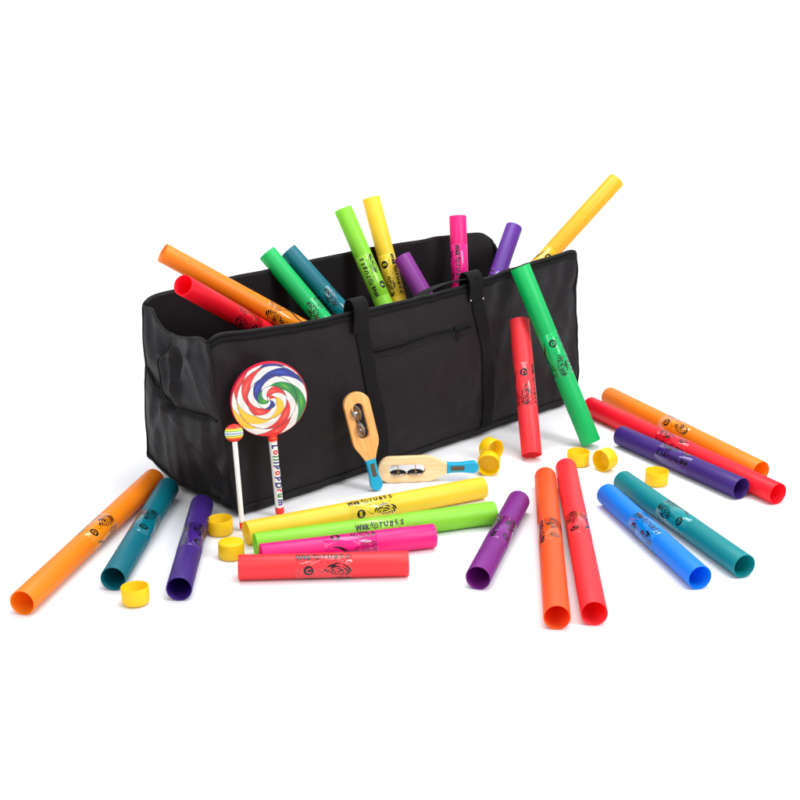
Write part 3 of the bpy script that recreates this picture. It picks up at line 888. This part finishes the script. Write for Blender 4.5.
def jingle_stick(label, M, tilts, slide, WOOD):
    """local x from head to handle end (x=0 head top), y across, z towards the viewer"""
    root = empty('jingle_stick', label, 'jingle stick', 'wooden jingle sticks', M)
    hw = .0245
    half = [(0, 0)]
    prof = []
    for k in range(0, 17):
        a = PI/2*k/16; prof.append((.022*(1-math.cos(a)), hw*math.sin(a)))
    prof += [(.05, hw), (.09, hw), (.097, hw*.97), (.104, hw*.88), (.115, hw*.65), (.124, hw*.49), (.129, .0102)]
    body = prof+[(x, -y) for x, y in prof[::-1]]
    slot = []
    sx0, sx1, sh = .020, .088, .0098
    for k in range(17):
        a = PI/2+PI*k/16; slot.append((sx0+sh+sh*math.cos(a), sh*math.sin(a)))
    for k in range(17):
        a = -PI/2+PI*k/16; slot.append((sx1-sh+sh*math.cos(a), sh*math.sin(a)))
    flat_solid('wooden_frame', [body, slot], .013, WOOD, root)
    hp = [(.1285, .0100), (.140, .0088), (.155, .0088), (.168, .0100), (.176, .0110)]
    for k in range(0, 13):
        a = PI/2*k/12; hp.append((.178+.011*math.sin(a), .0112*math.cos(a)))
    flat_solid('handle', [hp+[(x, -y) for x, y in hp[::-1][1:]]], .0146, TEALP, root, .002)
    bm = bmesh.new()
    bmesh.ops.create_cube(bm, size=1, matrix=Matrix.Translation((.149, 0, .0074)) @ Matrix.Diagonal((.025, .0085, .0008, 1)))
    pl = from_bm('label_plate', bm, PLATE, root, smooth=False)
    bm = bmesh.new()
    fr = [(.1375, -.0036), (.1605, -.0036), (.1605, .0036), (.1375, .0036), (.1375, -.0036), (.1605, -.0036)]
    flat_line(bm, fr[:5], .0005)
    x = .1395
    rnd = random.Random(3)
    while x < .1585:                                 # the plate's writing is too small to be read: rows of letter-like strokes
        w = rnd.uniform(.0006, .0014); h = rnd.uniform(.0012, .0018)
        flat_line(bm, [(x, -h), (x+w*.4, h)], .0004)
        flat_line(bm, [(x, h*.8), (x+w, h*.5)], .0004)
        x += w+.0007
    for v in bm.verts: v.co.z = .0080
    from_bm('plate_marks', bm, PLATEL, pl, smooth=False)
    for i, (cx, tl, sl) in enumerate(zip((.0375, .0700), tilts, slide)):
        bm = bmesh.new(); tube_path(bm, [(cx, -.0115, 0), (cx, .0115, 0)], .0007, 8)
        from_bm('pin', bm, BRASS, root)
        for sgn in (-1, 1):
            bm = bmesh.new(); R = .0148
            prof = [(0, .0011), (.0004, .0030), (.0022, .0046), (.0026, .0065), (.0012, .0092), (.0010, .0118), (.0016, .0138), (.0022, R)]
            pr = [(-sgn*(.0004+a)+0, r) for a, r in prof]
            pr2 = [(a+sgn*.0005, r) for a, r in pr[::-1]]
            lathe(bm, pr+pr2, 40, closed=True, axis='X')
            bmesh.ops.recalc_face_normals(bm, faces=bm.faces)
            o = from_bm('jingle', bm, STEEL, root, sharp=50)
            o.rotation_mode = 'QUATERNION'; o.rotation_quaternion = (Matrix.Rotation(tl*1.0+sgn*.05, 3, 'X') @ Matrix.Rotation(PI/2+tl*.25, 3, 'Z')).to_quaternion()
            o.location = (cx+sgn*.0006, sl+sgn*.0024, 0)
    return root
# one leaning on the bag on its handle end
ht = at_t(352.5, 389, -.034); hb = at_z(377.5, 489.5, .002)
x = (hb-ht).normalized(); nrm = CAM-ht; nrm = Matrix.Rotation(math.radians(12), 3, 'Z') @ nrm; nrm = (nrm-x*nrm.dot(x)).normalized(); y = nrm.cross(x)
M = Matrix((x, y, nrm)).transposed().to_4x4(); M.translation = hb - x*.189
jingle_stick('wooden jingle stick standing on its turquoise handle and leaning against the bag', M, (.75, .6), (-.004, -.003), WOOD2)
# one standing on its long edge
a = at_z(373.5, 470, .0250); b = at_z(478.5, 466.5, .0250)
x = (b-a).normalized(); y = Vector((0, 0, 1)); nrm = x.cross(y)
M = Matrix((x, y, nrm)).transposed().to_4x4(); M.translation = b-x*.189
M = M @ Matrix.Rotation(math.radians(-4), 4, 'X')
jingle_stick('wooden jingle stick resting on its long edge on the floor in front of the bag', M, (0., .02), (-.0065, -.0065), WOOD)

# ------------------------------------------------------------------ the white sweep
bm = bmesh.new()
prof = [(-3.0, 0)]+[(-3+i*.5, 0) for i in range(1, 17)]
for k in range(1, 25):
    a = PI/2*k/24; prof.append((5+1.6*math.sin(a), 1.6*(1-math.cos(a))))
prof += [(6.6, 2.6), (6.6, 4.2)]
rows = []
for y, z in prof: rows.append([bm.verts.new((-6+.75*i, y, z)) for i in range(17)])
for a, b in zip(rows[:-1], rows[1:]):
    for i in range(16): bm.faces.new((a[i], a[i+1], b[i+1], b[i]))
floor = from_bm('studio_backdrop', bm, simple('white_backdrop_paper', (229, 230, 233), .6, 0, 3., .006, spec=.3))
floor['kind'] = 'structure'

# ------------------------------------------------------------------ light
w = bpy.data.worlds.new('World'); sc.world = w; w.use_nodes = True
bg = w.node_tree.nodes['Background']; bg.inputs['Color'].default_value = (1, 1, 1, 1); bg.inputs['Strength'].default_value = .70
def area(name, loc, target, size, size_y, power, colour=(1, 1, 1)):
    l = bpy.data.lights.new(name, 'AREA'); l.shape = 'RECTANGLE'; l.size = size; l.size_y = size_y; l.energy = power; l.color = colour
    o = bpy.data.objects.new(name, l); col.objects.link(o); o.location = loc
    o.rotation_euler = (Vector(target)-Vector(loc)).to_track_quat('-Z', 'Y').to_euler()
area('softbox', (-1.5, .2, 2.6), (.1, 2.4, 0), .5, 1.6, 17)
area('softbox', (2.3, 1.0, 2.3), (.1, 2.4, 0), .7, 1.6, 58)
area('strip_light', (-.8, -.1, 2.8), (.3, 2.6, .2), .10, 3.0, 11)
area('strip_light', (1.9, .2, 2.8), (.3, 2.6, .2), .12, 3.0, 11)
area('top_light', (.3, 2.6, 3.2), (.1, 2.4, 0), 2.2, 1.4, 60)
area('backdrop_light', (0, 3.5, 3.6), (0, 6.2, .8), 3.5, .8, 90)

sc.view_settings.view_transform = 'Standard'; sc.view_settings.look = 'None'; sc.view_settings.gamma = 1
sc.render.engine = 'CYCLES'
sc.cycles.max_bounces = 10
sc.render.resolution_x = 1024; sc.render.resolution_y = 1024
